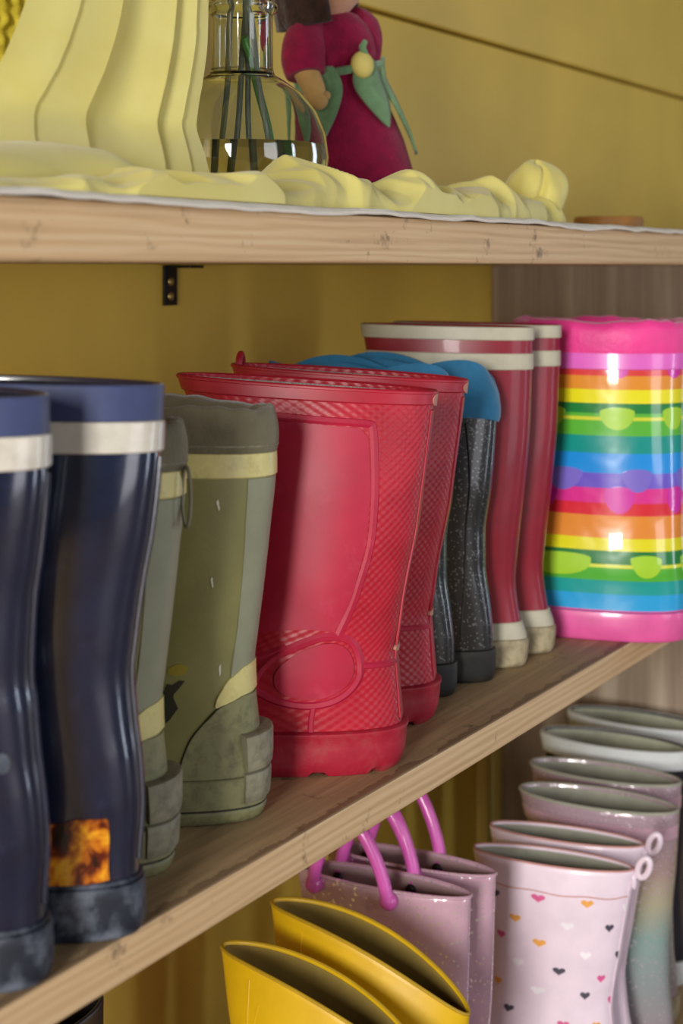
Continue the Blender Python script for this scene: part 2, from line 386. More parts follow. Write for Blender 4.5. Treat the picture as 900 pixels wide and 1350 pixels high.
TH0, TH1 = PI / 2, 2.5 * PI      # seam at the toe; PI = side towards -x, 1.5 PI = back of the heel
LAST = []
class Boot:
    """A boot surface: angle round the leg and height -> point. Origin under the back of the heel, toe along +y."""
    def __init__(s, H, L, yb, yf, hw, tilt=0, k0=.16, droop=0):
        s.H = H; s.L = L; s.tilt = tilt; s.droop = droop
        s.yb = pchip(yb); s.hw = pchip(hw)
        s.yf = pchip([(0, L - .005), (.012, L), (.026, L - .001), (.042, L - .012), (.056, L - .036)] + yf)
        s.k = pchip([(0, k0), (.04, k0), (.085, .03), (H, 0)])
        s.p = pchip([(0, .78), (.05, .8), (.1, .92), (H, 1.0)])
    def raw(s, th, z):
        th = np.asarray(th, float); z = np.asarray(z, float); th, z = np.broadcast_arrays(th, z)
        a, b, w, p, k = s.yb(z), s.yf(z), s.hw(z), s.p(z), s.k(z)
        c, n = np.cos(th), np.sin(th)
        cx = np.sign(c) * np.abs(c) ** p; sy = np.sign(n) * np.abs(n) ** p
        y = (a + b) / 2 + (b - a) / 2 * sy
        x = w * cx * (1 + k * sy)
        q = np.clip(z / s.H, 0, 1.2) ** 3
        zz = z + q * (s.tilt * (y - s.yb(s.H)))
        if s.droop:      # top edge that dips towards the heel
            u = np.clip((s.yf(s.H) - y) / (s.yf(s.H) - s.yb(s.H)), 0, 1.1)
            zz = zz - q * s.droop * u ** 2.2
        return np.stack([x, y, zz], -1)
    def P(s, th, z, off=0):
        r = s.raw(th, z)
        e = 1e-3
        dt = s.raw(np.asarray(th) + e, z) - s.raw(np.asarray(th) - e, z)
        dz = s.raw(th, np.asarray(z) + e) - s.raw(th, np.maximum(np.asarray(z) - e, -1))
        n = np.cross(dt, dz); n /= np.linalg.norm(n, axis=-1, keepdims=True) + 1e-12
        return r + n * (np.broadcast_to(np.asarray(off, float), r.shape[:-1])[..., None])
    def rows(s, mb, rows, nt=72, th0=TH0, th1=TH1, collapse=(), mi=0):
        th = np.linspace(th0, th1, nt + 1)
        z = np.array([r[0] for r in rows]); of = np.array([r[1] for r in rows])
        P = s.P(th[None, :], z[:, None], of[:, None])
        if len(rows[0]) > 2: P[..., 2] += np.array([r[2] for r in rows])[:, None]
        for i in collapse: P[i] = P[i].mean(0)
        UV = np.stack(np.broadcast_arrays(th[None, :] * .048, z[:, None]), -1)
        mb.grid(P, UV, False, mi)
    def shaft(s, name, mat, par, z0, thick=.003, nz=56, z1=None):
        mb = MB(); H = z1 or s.H
        r = [(z, 0) for z in np.linspace(z0, H - .0015, nz)]
        r += [(H - .0004, -.0006), (H, -thick * .5), (H - .0004, -thick * .85), (H - .002, -thick), (H - .014, -thick)]
        s.rows(mb, r); return mb.build(name, mat, par)
    def lining(s, mat, par, thick=.003, zb=.012, name='lining'):
        mb = MB(); H = s.H
        r = [(z, -thick - .0004) for z in np.linspace(H - .002, zb, 24)] + [(zb, -.006), (zb, -.006)]
        s.rows(mb, r, collapse=(-1,)); return mb.build(name, mat, par)
    def band(s, name, mat, par, z0, z1, off, base=-.0005, th0=TH0, th1=TH1, nt=72, r=.0006):
        mb = MB(); r = min(r, (z1 - z0) * .3)
        nm = max(2, int((z1 - z0) / .004) + 1)
        rows = [(z0, base), (z0, off - r), (z0 + r, off)] + [(z, off) for z in np.linspace(z0 + r, z1 - r, nm + 1)[1:]] + [(z1, off - r), (z1, base)]
        s.rows(mb, rows, nt, th0, th1)
        if th1 - th0 < 6.2:      # close the ends
            for t in (th0, th1):
                z = np.linspace(z0 + r, z1 - r, 6)
                A = np.stack([s.P(t, z, off), s.P(t, z, base)]); mb.grid(A)
        return mb.build(name, mat, par)
    def sole(s, mat, par, zs, off=.0025, lip=.0015, name='sole'):
        mb = MB()
        rows = [(0, -.004), (0, -.002), (.0003, off - .0012), (.0015, off - .0002), (.003, off)]
        rows += [(z, off) for z in np.linspace(.006, zs - .002, 5)] + [(zs - .0006, off - .0004), (zs, off - lip), (zs + .0004, -.0005)]
        s.rows(mb, rows, collapse=(0,)); return mb.build(name, mat, par)
    def poly(s, name, mat, par, pts, off, nr=8, base=-.0006, n=None, center=None):
        pts = np.array(pts, float)
        if n: pts = smooth_loop(pts, n)
        c = pts.mean(0) if center is None else np.array(center)
        fr = list(np.linspace(0.02, 1, nr))
        TH = np.array([c[0] + (pts[:, 0] - c[0]) * f for f in fr] + [pts[:, 0]]); Z = np.array([c[1] + (pts[:, 1] - c[1]) * f for f in fr] + [pts[:, 1]])
        O = np.array([off] * nr + [base])[:, None]
        mb = MB(); P = s.P(TH, Z, O)
        P0 = P[:1].copy(); P0[:] = P[0].mean(0)
        P = np.concatenate([P0, P]); TH = np.concatenate([TH[:1], TH]); Z = np.concatenate([Z[:1], Z])
        mb.grid(P, np.stack([TH * .048, Z], -1), True)
        return mb.build(name, mat, par)
    def bead(s, name, mat, par, pts, r, off=0, closed=False, n=None, mb=None):
        pts = np.array(pts, float)
        if n: pts = resample(pts, n, closed)
        Q = s.P(pts[:, 0], pts[:, 1], off)
        m = mb or MB(); m.tube([tuple(q) for q in Q], r, 8, closed)
        return m if mb else m.build(name, mat, par)

def smooth_loop(pts, n):
    P = np.vstack([pts, pts[:1]]); t = np.arange(len(P)); tt = np.linspace(0, len(P) - 1, n, endpoint=False)
    return np.stack([np.interp(tt, t, P[:, 0]), np.interp(tt, t, P[:, 1])], -1)
def resample(pts, n, closed=False):
    P = np.vstack([pts, pts[:1]]) if closed else np.asarray(pts, float)
    N = len(P); out = []
    for q in np.linspace(0, N - 1, n, endpoint=not closed):       # Catmull-Rom
        i = min(int(q), N - 2); t = q - i
        g = lambda j: P[j % (N - 1)] if closed else P[max(0, min(N - 1, j))]
        a, b, c, d = g(i - 1), P[i], P[i + 1], g(i + 2)
        out.append(.5 * ((2 * b) + (c - a) * t + (2 * a - 5 * b + 4 * c - d) * t * t + (3 * b - a - 3 * c + d) * t ** 3))
    return np.array(out)
def ellipse(ct, cz, rt, rz, n=40, a0=0):
    return [(ct + rt * math.cos(a), cz + rz * math.sin(a)) for a in np.linspace(0, 2 * PI, n, endpoint=False)]

# ------------------------------------------------------------------ the place
ZS = -0.280           # top of the middle shelf
ZL = -0.650           # top of the lowest shelf
YF, YW, XE = 0.41, 0.71, 1.46
R10 = math.radians(10)

def boxobj(name, mat, x0, x1, y0, y1, z0, z1, bevel=0, parent=None):
    mb = MB(); mb.box(x0, x1, y0, y1, z0, z1); return mb.build(name, mat, parent, bevel=bevel)

tag(boxobj('floor', MT['floor'], -2.2, 3.6, -2.4, YW + .04, -.74, -.70), 'bare wooden floor under the shelves', 'floor', kind='structure')
wb = tag(boxobj('wall_back', MT['wall'], -.9, 3.0, YW + .02, YW + .05, -.70, .75), 'yellow painted wall behind the shelves', 'wall', kind='structure')
boxobj('wall_panel', MT['wall'], -.9, 3.0, YW, YW + .021, -.70, .2355, .0025, wb)
boxobj('wall_panel', MT['wall'], -.9, 3.0, YW - .004, YW + .021, .2385, .75, .003, wb)
tag(boxobj('side_panel', MT['panel'], XE, XE + .02, .12, YW - .001, -.695, .0015), 'grey-brown wooden end panel closing the shelf unit on the far side', 'panel')
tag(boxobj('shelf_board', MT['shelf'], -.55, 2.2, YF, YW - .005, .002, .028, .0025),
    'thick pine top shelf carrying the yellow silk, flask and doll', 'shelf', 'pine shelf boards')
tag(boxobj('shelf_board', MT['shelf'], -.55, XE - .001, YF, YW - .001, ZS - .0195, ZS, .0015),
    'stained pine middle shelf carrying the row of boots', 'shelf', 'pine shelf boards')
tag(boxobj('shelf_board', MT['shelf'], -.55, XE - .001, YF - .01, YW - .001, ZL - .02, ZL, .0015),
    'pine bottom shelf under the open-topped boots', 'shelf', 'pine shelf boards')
tag(boxobj('corner_batten', MT['batten'], XE - .040, XE - .001, YW - .014, YW - .0005, ZL + .0005, ZS - .0205, .002),
    'narrow yellow-brown upright batten in the lower back corner', 'batten')

# steel angle bracket under the top shelf
t = thing('angle_bracket', (.906, YW, 0), 0, 'small black steel angle bracket fixing the top shelf to the wall', 'bracket')
mb = MB(); mb.box(-.008, .008, -.0022, -.0002, -.029, .0012); mb.build('wall_plate', MT['bracket'], t, bevel=.0006)
mb = MB(); mb.box(-.008, .008, -.027, -.0023, -.0008, .0014); mb.build('shelf_plate', MT['bracket'], t, bevel=.0005)
for z in (-.011, -.022):
    mb = MB(); mb.lathe([(0, .0014), (.0022, .0012), (.0032, .0004), (.0034, -.0004)], 14)
    o = mb.build('screw', MT['screw'], t); o.location = (0, -.0022, z); o.rotation_euler = (PI / 2, 0, 0)

# ------------------------------------------------------------------ boots of the middle shelf
G_MID, G_LOW = 'boots on the middle shelf', 'boots on the bottom shelf'
def boot_thing(loc, deg, label, grp=G_MID, lean=(0, 0)):
    o = thing('rain_boot', loc, math.radians(deg), label, 'boot', grp); LAST.append(o)
    o.rotation_euler = (math.radians(lean[0]), math.radians(lean[1]), math.radians(deg)); return o

def navy_boot(loc, deg, label, flame=True):
    t = boot_thing(loc, deg, label, lean=(0, 0 if flame else -2))
    ka = 0 if flame else .0022
    b = Boot(.231, .178, [(0, .002), (.006, 0), (.03, .0006), (.053, -.001), (.072, 0), (.088, .002), (.11, .0036), (.12, .0025 + ka), (.136, .0005 + ka * 1.6), (.152, -.002 + ka * 2.2), (.168, -.005 + ka * 2.4), (.2, -.0085 + ka * 2.6), (.231, -.0098 + ka * 3)],
             [(.078, .108), (.1, .092), (.13, .094), (.17, .108), (.231, .118)],
             [(0, .0228), (.012, .0240), (.05, .0238), (.09, .0235), (.12, .0245), (.17, .0250), (.231, .0215)], .02, .05)
    b.shaft('shaft', MT['navy'], t, .024)
    b.lining(MT['dark_lining'], t)
    b.sole(MT['navy_sole'], t, .0225, .0022)
    b.band('collar', MT['navy_collar'], t, .2155, .2306, .0008)
    b.band('reflective_band', MT['silver'], t, .2025, .2155, .0016)
    mb = MB()
    b.bead('', None, None, [(1.5 * PI, z) for z in np.linspace(.03, .2, 30)], .0011, .0004, mb=mb)
    mb.build('back_seam', MT['navy'], t)
    if flame:
        b.poly('flame_emblem', MT['flame'], t, FLAME, .0007, 7, n=48)
    if not flame:
        b.poly('round_snap', MT['navy_sole'], t, ellipse(4.05, .0905, .10, .0040, 24), .0016, 5)
    b.bead('toe_line', MT['navy_sole'], t, [(a, .0235) for a in np.linspace(TH0, TH1, 70)], .0010, .0004)
    return b
FLAME = [(3.42, .0240), (3.72, .0238), (3.91, .0240), (4.2, .0255), (4.17, .0417), (4.114, .0514), (3.83, .0518), (3.61, .0495), (3.42, .049)]

def mirror(h): return h + [(3 * PI - a, z) for a, z in h[::-1][1:-1]]
def green_boot(loc, deg, label, full=True):
    t = boot_thing(loc, deg, label)
    b = Boot(.206, .172, [(0, .004), (.006, .001), (.023, .0005), (.046, .004), (.066, .006), (.077, .0064), (.089, .005), (.116, .0015), (.147, -.002), (.179, -.005), (.206, -.004)],
             [(.076, .104), (.1, .088), (.13, .090), (.17, .104), (.2, .110), (.206, .110)],
             [(0, .030), (.012, .032), (.05, .031), (.09, .028), (.12, .0295), (.17, .0325), (.2, .030), (.206, .029)], .05)
    b.shaft('shaft', MT['green'], t, .007, z1=.190)
    b.lining(MT['cuff'], t, zb=.014)
    b.sole(MT['green_heel'], t, .0075, .0018, .001)
    b.band('foxing', MT['green_heel'], t, .008, .0232, .0016)
    b.bead('seam_line', MT['print_dark'], t, resample(np.array([(3 * PI - a, z) for a, z in CTR[5:0:-1]] if False else CTR[1:6]), 30), .00035, .0007)
    b.bead('sole_line', MT['print_dark'], t, [(a, .0078) for a in np.linspace(TH0, TH1, 70)], .00045, .0012)
    # soft cloth cuff: bulging, puckered, rolled in at the top
    mb = MB(); rows = []
    for q in np.linspace(0, 1, 16):
        z = .186 + q * .021; off = .0010 + .0016 * math.sin(PI * min(1, q * 1.05)) ** .7
        rows.append((min(z, .2055), off, max(0, z - .2055)))
    rows += [(.2055, -.001, .003), (.2055, -.006, .0025), (.2055, -.011, .0005), (.203, -.013, -.003), (.19, -.012, 0)]
    th = np.linspace(TH0, TH1, 121); P = b.P(th[None, :], np.array([r[0] for r in rows])[:, None], np.array([r[1] for r in rows])[:, None])
    P[..., 2] += np.array([r[2] for r in rows])[:, None]
    pu = np.sin(th * 17 + 1.3 * np.sin(th * 5)) * .00022 + np.sin(th * 5 + 2) * .0004
    wgt = np.array([0, .1, .2, .3, .5, .7, .8, .9, 1, 1, 1.1, 1.2, 1.3, 1.5, 1.7, 2, 2.2, 2.2, 2, 1, .3])[:len(rows)]
    P[..., 2] += wgt[:, None] * pu[None, :]
    mb.grid(P); mb.build('cuff', MT['cuff'], t, 60)
    b.bead('cuff_stitching', MT['spur'], t, [(a, .1895) for a in np.linspace(TH0, TH1, 80)], .0006, .0018)
    b.band('reflective_band', MT['cream_band'], t, .1740, .1862, .0012)
    b.band('back_strip', MT['green_back'], t, .070, .1738, .0006, th0=1.5 * PI - .62, th1=1.5 * PI + .62, nt=24)
    # heel counter with its curved seam, and the pale reflective flash at its top
    b.poly('heel_counter', MT['green_heel'], t, CTR, .0007, 9, n=70)
    b.poly('reflective_flash', MT['cream_band'], t, FLASH, .0013, 7, n=50)
    # kick-off lug
    for nm, z0, z1, o0, o1, hw_ in (('heel_lug', .0255, .0440, .0042, .0078, .46), ('heel_lug', .0098, .0250, .0030, .0036, .48)):
        mb = MB(); th0, th1 = 1.5 * PI - hw_, 1.5 * PI + hw_
        rows = [(z0, 0), (z0 + .0004, o0 - .0008), (z0 + .0015, o0)] + [(z0 + (z1 - z0) * q, o0 + (o1 - o0) * q) for q in (.3, .5, .7, .88)] + [(z1 - .0006, o1 - .0006), (z1, o1 - .002), (z1 + .0003, 0)]
        b.rows(mb, rows, 24, th0, th1)
        for a in (th0, th1):
            A = np.stack([b.P(a, np.array([r[0] for r in rows]), np.array([r[1] for r in rows])), b.P(a, np.array([r[0] for r in rows]), np.full(len(rows), -.0005))]); mb.grid(A)
        mb.build(nm, MT['spur'], t)
    if full:
        for th, z in DROPS:
            b.poly('drop_print', MT['print_white'], t, [(th - .02, z + .0022), (th + .004, z + .0034), (th + .022, z - .0012), (th + .008, z - .0026)], .0004, 3)
        b.poly('dark_print', MT['print_dark'], t, CLAW, .0004, 4, center=CLAW_C)
        b.poly('yellow_print', MT['print_yellow'], t, ellipse(3.41, .0790, .10, .0030, 20), .0004, 3)
    else:
        mb = MB(); c = b.P(1.5 * PI - .2, .186, .004); pts = []
        for a in np.linspace(0, 2 * PI, 24, endpoint=False):
            pts.append((c[0] + .0035 * math.cos(a) + .002, c[1] - .001 + .003 * math.cos(a), c[2] - .012 + .014 * math.sin(a)))
        mb.tube(pts, .0009, 6, True); mb.build('drawcord', MT['cord'], t)
    return b
CTR = mirror([(4.712, .0625), (4.3, .0632), (3.96, .059), (3.785, .05), (3.694, .04), (3.626, .0264), (3.62, .0236), (4.1, .0234), (4.712, .0234)])
FLASH = mirror([(4.712, .079), (4.5, .0785), (4.31, .0776), (4.03, .0722), (3.917, .064), (3.905, .059), (4.057, .0611), (4.314, .0638), (4.712, .0645)])
DROPS = [(3.739, .1606), (3.664, .1222), (3.913, .0776)]
CLAW_C = (3.42, .064)
CLAW = [(3.346, .0722), (3.40, .0715), (3.452, .0739), (3.509, .0735), (3.437, .0694), (3.456, .0656), (3.539, .0599), (3.525, .0580), (3.505, .0545), (3.46, .0500), (3.44, .056), (3.40, .0500), (3.38, .055), (3.33, .06), (3.35, .066)]

def red_boot(loc, deg, label, loop=False):
    t = boot_thing(loc, deg, label)
    b = Boot(.2105, .172, [(0, .005), (.006, .0015), (.012, .0002), (.02, -.0004), (.04, .001), (.055, .0022), (.066, .003), (.078, .001), (.09, -.0005), (.11, -.004), (.13, -.0083), (.155, -.0118), (.18, -.0152), (.2105, -.019)],
             [(.078, .112), (.1, .098), (.13, .102), (.17, .112), (.2105, .128)],
             [(0, .0315), (.012, .0335), (.05, .0332), (.08, .0325), (.11, .034), (.15, .0345), (.19, .030), (.2105, .0255)], .06, .09)
    b.shaft('shaft', MT['red'], t, .020)
    b.lining(MT['speckled'], t)
    # sole with a lip and shallow cleats along the lower edge
    mb = MB(); th = np.linspace(TH0, TH1, 145)
    rows = [(0, -.004), (0, -.001), (.0004, .0012), (.004, .0022), (.010, .0025), (.016, .0024), (.0215, .0026), (.0228, .0034), (.0242, .0034), (.0250, .0022), (.0252, -.0005)]
    z = np.array([r[0] for r in rows]); of = np.array([r[1] for r in rows])
    P = b.P(th[None], z[:, None], of[:, None])
    cl = (np.sin(th * 11) > .82).astype(float)
    for i in (1, 2, 3): P[i, :, 2] += cl * .0022 * (1 if i < 3 else .3)
    P[0] = P[0].mean(0); mb.grid(P); mb.build('sole', MT['red_sole'], t)
    # raised rim, top line and moulded panels
    b.band('rim_band', MT['red_rim'], t, .2025, .2098, .0012)
    b.bead('rim_bead', MT['red_rim'], t, [(a, .2095) for a in np.linspace(TH0, TH1, 90)], .0014, .0004)
    for sd in (0, 1):
        mir = (lambda p: p) if sd == 0 else (lambda p: [(3 * PI - a, z) for a, z in p])
        b.poly('smooth_panel', MT['red_smooth'], t, mir(PANEL), .0004, 12, n=90)
        pp = resample(np.array(mir(PANEL_EDGE)), 50)
        b.bead('panel_piping', MT['red_smooth'], t, pp, .0032, -.0021)
        b.poly('oval_badge', MT['red_smooth'], t, mir(ellipse(*OVAL, 48)), .0009, 7)
        b.bead('badge_ring', MT['red_smooth'], t, mir(ellipse(OVAL[0], OVAL[1], OVAL[2] + .085, OVAL[3] + .0036, 48)), .0032, -.0020, True)
        for path in SEAMS:
            b.bead('seam_piping', MT['red_smooth'], t, resample(np.array(mir(path)), 24), .0026, -.0017)
    b.band('back_stay', MT['red_rim'], t, .027, .2, .0007, th0=1.5 * PI - .17, th1=1.5 * PI + .17, nt=10)
    b.poly('worn_patch', MT['worn'], t, ellipse(1.5 * PI - .02, .2055, .20, .0036, 20), .0018, 3)
    b.poly('worn_patch', MT['worn'], t, ellipse(1.5 * PI - .02, .0665, .2, .0022, 20), .0016, 3)
    if loop:
        mb = MB(); c = b.P(TH0, .2105, -.001)
        mb.tube([(c[0] + .006 * math.cos(a), c[1] - .004, c[2] - .002 + .0075 * math.sin(a)) for a in np.linspace(-.2, PI + .2, 18)], .0022, 8)
        mb.build('pull_loop', MT['red_rim'], t)
    return b
PANEL = [(2.4, .1925), (2.881, .1915), (3.255, .1907), (3.60, .1898), (3.67, .1843), (3.705, .1557), (3.675, .1274), (3.585, .1025), (3.47, .0800), (3.2, .0815), (2.8, .079), (2.4, .0760)]
PANEL_EDGE = [(2.3, .1945), (2.881, .1938), (3.30, .193), (3.66, .1922), (3.715, .1895), (3.735, .1755), (3.755, .1514), (3.725, .1228), (3.625, .1004), (3.52, .0775)]
OVAL = (3.46, .0584, .315, .0155)
SEAMS = [[(3.86, .0605), (4.11, .0600), (4.712, .0588)], [(2.4, .060), (2.75, .062), (3.006, .0667), (3.127, .0717)], [(3.50, .0390), (3.497, .032), (3.497, .0250)]]

def wred_boot(loc, deg, label):
    t = boot_thing(loc, deg, label)
    b = Boot(.238, .18, [(0, .003), (.006, .0005), (.02, -.0004), (.031, .003), (.037, .004), (.06, .0066), (.081, .005), (.126, 0), (.17, -.0038), (.238, -.0055)],
             [(.078, .108), (.1, .090), (.13, .092), (.17, .104), (.238, .117)],
             [(0, .0178), (.012, .0186), (.05, .0190), (.09, .0195), (.13, .0198), (.19, .0200), (.238, .0195)], .015, .03)
    b.shaft('shaft', MT['wred'], t, .026)
    b.lining(MT['glin'], t)
    b.sole(MT['wsole'], t, .020, .0022)
    b.band('foxing', MT['wband'], t, .0195, .0315, .0010)
    b.band('rim_band', MT['wband'], t, .2285, .2378, .0012)
    b.band('stripe', MT['wband'], t, .2080, .2195, .0010)
    return b
def black_boot(loc, deg, label):
    t = boot_thing(loc, deg, label)
    b = Boot(.187, .160, [(0, .003), (.006, .0005), (.03, 0), (.057, .0025), (.078, .005), (.1, .005), (.13, .001), (.187, -.003)],
             [(.074, .098), (.1, .086), (.13, .09), (.187, .130)],
             [(0, .0185), (.012, .0195), (.05, .0195), (.09, .0200), (.13, .0205), (.187, .0195)], .03, .03)
    b.shaft('shaft', MT['black'], t, .02)
    b.lining(MT['blue'], t)
    b.sole(MT['black_sole'], t, .022, .002)
    # blue lining cloth turned out over the top
    mb = MB(); th = np.linspace(TH0, TH1, 121)
    rows = [(.1770, -.0003, 0), (.1768, .0016, 0), (.180, .0026, 0), (.186, .0024, 0), (.187, .0012, .010), (.187, -.002, .020), (.187, -.005, .0235), (.187, -.008, .020), (.182, -.006, 0)]
    P = b.P(th[None], np.array([r[0] for r in rows])[:, None], np.array([r[1] for r in rows])[:, None])
    wv = np.sin(th * 2 + .9) * .0035 + np.abs(np.sin(th * 2.5 + 1)) * .006 - .003
    fr = np.array([.2, .3, .3, .4, .8, 1.1, 1.2, 1, .2])
    P[..., 2] += np.array([r[2] for r in rows])[:, None] + fr[:, None] * wv[None]
    mb.grid(P); mb.build('turned_cuff', MT['blue'], t, 60)
    b.bead('side_seam', MT['black_sole'], t, [(3.9, z) for z in np.linspace(.03, .175, 24)], .0008, .0002)
    mb = MB(); c = b.P(TH0, .187, 0)
    mb.tube([(c[0] + .007 * math.cos(a), c[1] + .012 + .004 * math.sin(a), c[2] + .006 + .010 * math.sin(a)) for a in np.linspace(-.3, PI + .3, 18)], .003, 8)
    mb.build('pull_loop', MT['navy_collar'], t)
    return b
def rainbow_boot(loc, deg, label):
    t = boot_thing(loc, deg, label)
    b = Boot(.219, .198, [(0, .003), (.008, 0), (.04, -.001), (.09, .001), (.15, .001), (.219, 0)],
             [(.078, .162), (.1, .151), (.14, .142), (.18, .1365), (.219, .1365)],
             [(0, .043), (.012, .046), (.05, .046), (.09, .043), (.14, .044), (.2, .045), (.219, .045)], 0)
    b.shaft('shaft', MT['rainbow'], t, .02)
    b.lining(MT['pink_cuff'], t)
    b.sole(MT['pink_sole'], t, .0225, .003)
    mb = MB(); th = np.linspace(TH0, TH1, 121)
    rows = [(.2155, 0, 0), (.2158, .0020, 0), (.219, .0030, .002), (.219, .0034, .008), (.219, .003, .014), (.219, .0010, .0195), (.219, -.004, .021), (.219, -.008, .018), (.219, -.009, .008), (.21, -.007, 0)]
    P = b.P(th[None], np.array([r[0] for r in rows])[:, None], np.array([r[1] for r in rows])[:, None])
    wv = np.sin(th * 5 + .6) * .0006 + np.sin(th * 15 + 2 * np.sin(th * 3)) * .0003
    fr = np.array([0, 0, .3, .8, 1.2, 1.6, 1.8, 1.5, 1, 0])
    P[..., 2] += np.array([r[2] for r in rows])[:, None] + fr[:, None] * wv[None]
    mb.grid(P); mb.build('drawstring_cuff', MT['pink_cuff'], t, 60)
    b.band('cuff_band', MT['pink_band'], t, .2035, .2160, .0016)
    def drip(mat, th, z, rt, rz):     # cloud print: flat top, round bottom
        pts = [(th + rt * math.cos(a), z + (rz if math.sin(a) < 0 else rz * .25) * math.sin(a)) for a in np.linspace(0, 2 * PI, 28, endpoint=False)]
        b.poly('cloud_print', MT[mat], t, pts, .0005, 4)
    for a in np.arange(2.0, 8.6, .78):
        drip('lime', a, .172, .20, .0135); drip('lime', a + .35, .062, .20, .0135)
        drip('violet', a + .25, .126, .18, .0140); drip('magenta', a + .05, .112, .17, .0160); drip('magenta', a, .203, .12, .006)
    b.band('print_line', MT['yellow_line'], t, .1655, .1682, .0004, r=.0001); b.band('print_line', MT['yellow_line'], t, .0555, .0582, .0004, r=.0001)
    return b

navy_boot((.4480, .4120, ZS), 22, 'navy boot cut off by the left edge, nearest of the shelf row', False)
navy_boot((.5022, .4090, ZS), 24, 'glossy navy boot with silver band and orange flame emblem at the heel')
green_boot((.5600, .4370, ZS), 22, 'olive boot half hidden behind the navy boots, drawcord hanging from its cuff', False)
green_boot((.6420, .4410, ZS), 24, 'olive green boot fully seen, with pale yellow bands and grey heel lug')
red_boot((.7480, .4200, ZS), 26, 'large red boot in front, with moulded side panel and oval badge')
red_boot((.8331, .4439, ZS), 24, 'second red boot, mostly hidden behind the large red one', True)
black_boot((.8860, .4580, ZS), 20, 'black glitter boot showing only a sliver beside the second red boot')
black_boot((.9311, .4518, ZS), 20, 'black glitter boot with blue cuff in front of the white-striped red boots')
wred_boot((.9764, .4490, ZS), 20, 'tall dark red boot with two off-white stripes, the nearer of its pair')
wred_boot((1.0220, .4482, ZS), 20, 'tall dark red boot with off-white stripes, half behind its twin')
rainbow_boot((1.1120, .3780, ZS), 3, 'rainbow striped snow boot with hot pink drawstring cuff')

# ------------------------------------------------------------------ boots of the bottom shelf
def low_profile(H, L, w=.024, top=(-.004, .126), tw=.020, ww=.0265):
    return Boot(H, L, [(0, .003), (.006, .0005), (.03, 0), (.06, .003), (.09, .004), (.13, .001), (H, top[0])],
                [(.076, .106), (.1, .092), (.13, .094), (.16, top[1] - .014), (H, top[1])],
                [(0, w - .001), (.012, w), (.05, w - .001), (.09, w - .002), (.13, ww - .002), (.17, ww - .001), (H, tw)], 0, .07)
def yellow_boot(loc, deg, label, H=.230, droop=.046):
    t = boot_thing(loc, deg, label, G_LOW)
    b = low_profile(H, .17, .0255, (-.004, .136), .019, .0275); b.droop = droop
    b.shaft('shaft', MT['yrub'], t, .02, .0022)
    b.lining(MT['ylin'], t, .0022)
    b.sole(MT['yrim'], t, .022)
    b.bead('rim_bead', MT['yrim'], t, [(a, H - .0008) for a in np.linspace(TH0, TH1, 90)], .0012, -.0006)
    mb = MB()
    for k in range(9):      # moulded rays fanning from the front edge
        b.bead('', None, None, [(2.45 + q * (.08 + .13 * k), H - .058 + (.05 - .011 * k) * q) for q in np.linspace(0, 1, 10)], .0005, 0, mb=mb)
    mb.build('moulded_rays', MT['yrub'], t)
    return b
def pink_boot(loc, deg, label):
    t = boot_thing(loc, deg, label, G_LOW)
    b = low_profile(.219, .165, .0175, (-.002, .132), .0165, .0185)
    b.shaft('shaft', MT['pglit'], t, .02, .002)
    b.lining(MT['plin'], t, .002)
    b.sole(MT['handle'], t, .02)
    b.bead('rim_bead', MT['pglit'], t, [(a, .2182) for a in np.linspace(TH0, TH1, 90)], .0013, 0)
    for sgn in (-1, 1):
        ths = [(PI + .20, PI - .76), (2 * PI - .25, 2 * PI + .66)][0 if sgn < 0 else 1]
        A = b.P(ths[0], .2130, .0042); B = b.P(ths[1], .2130, .0042)
        pts = []
        for q in np.linspace(0, 1, 22):
            c = A * (1 - q) + B * q; pts.append((c[0] + sgn * .004 * math.sin(PI * q), c[1], c[2] + .052 * math.sin(PI * q) ** .75))
        mb = MB(); mb.tube(pts, .0047, 10); h = mb.build('handle', MT['handle'], t)
        for a in ths:
            q = b.P(a, .2125, .003); mb = MB(); mb.ball(tuple(q), (.0058, .0066, .0066), 14); mb.build('handle_plug', MT['handle'], h)
            q = b.P(a, .2090, -.0038); mb = MB(); mb.ball(tuple(q), (.0022, .0042, .0042), 12); mb.build('rivet', MT['rivet'], t)
    return b
def heart(th, z, s, k=1.0):
    P = []
    for a in np.linspace(0, 2 * PI, 22, endpoint=False):
        x = 16 * math.sin(a) ** 3; y = 13 * math.cos(a) - 5 * math.cos(2 * a) - 2 * math.cos(3 * a) - math.cos(4 * a)
        P.append((th + x / 17 * s / .035 * k, z + y / 17 * s))
    return P
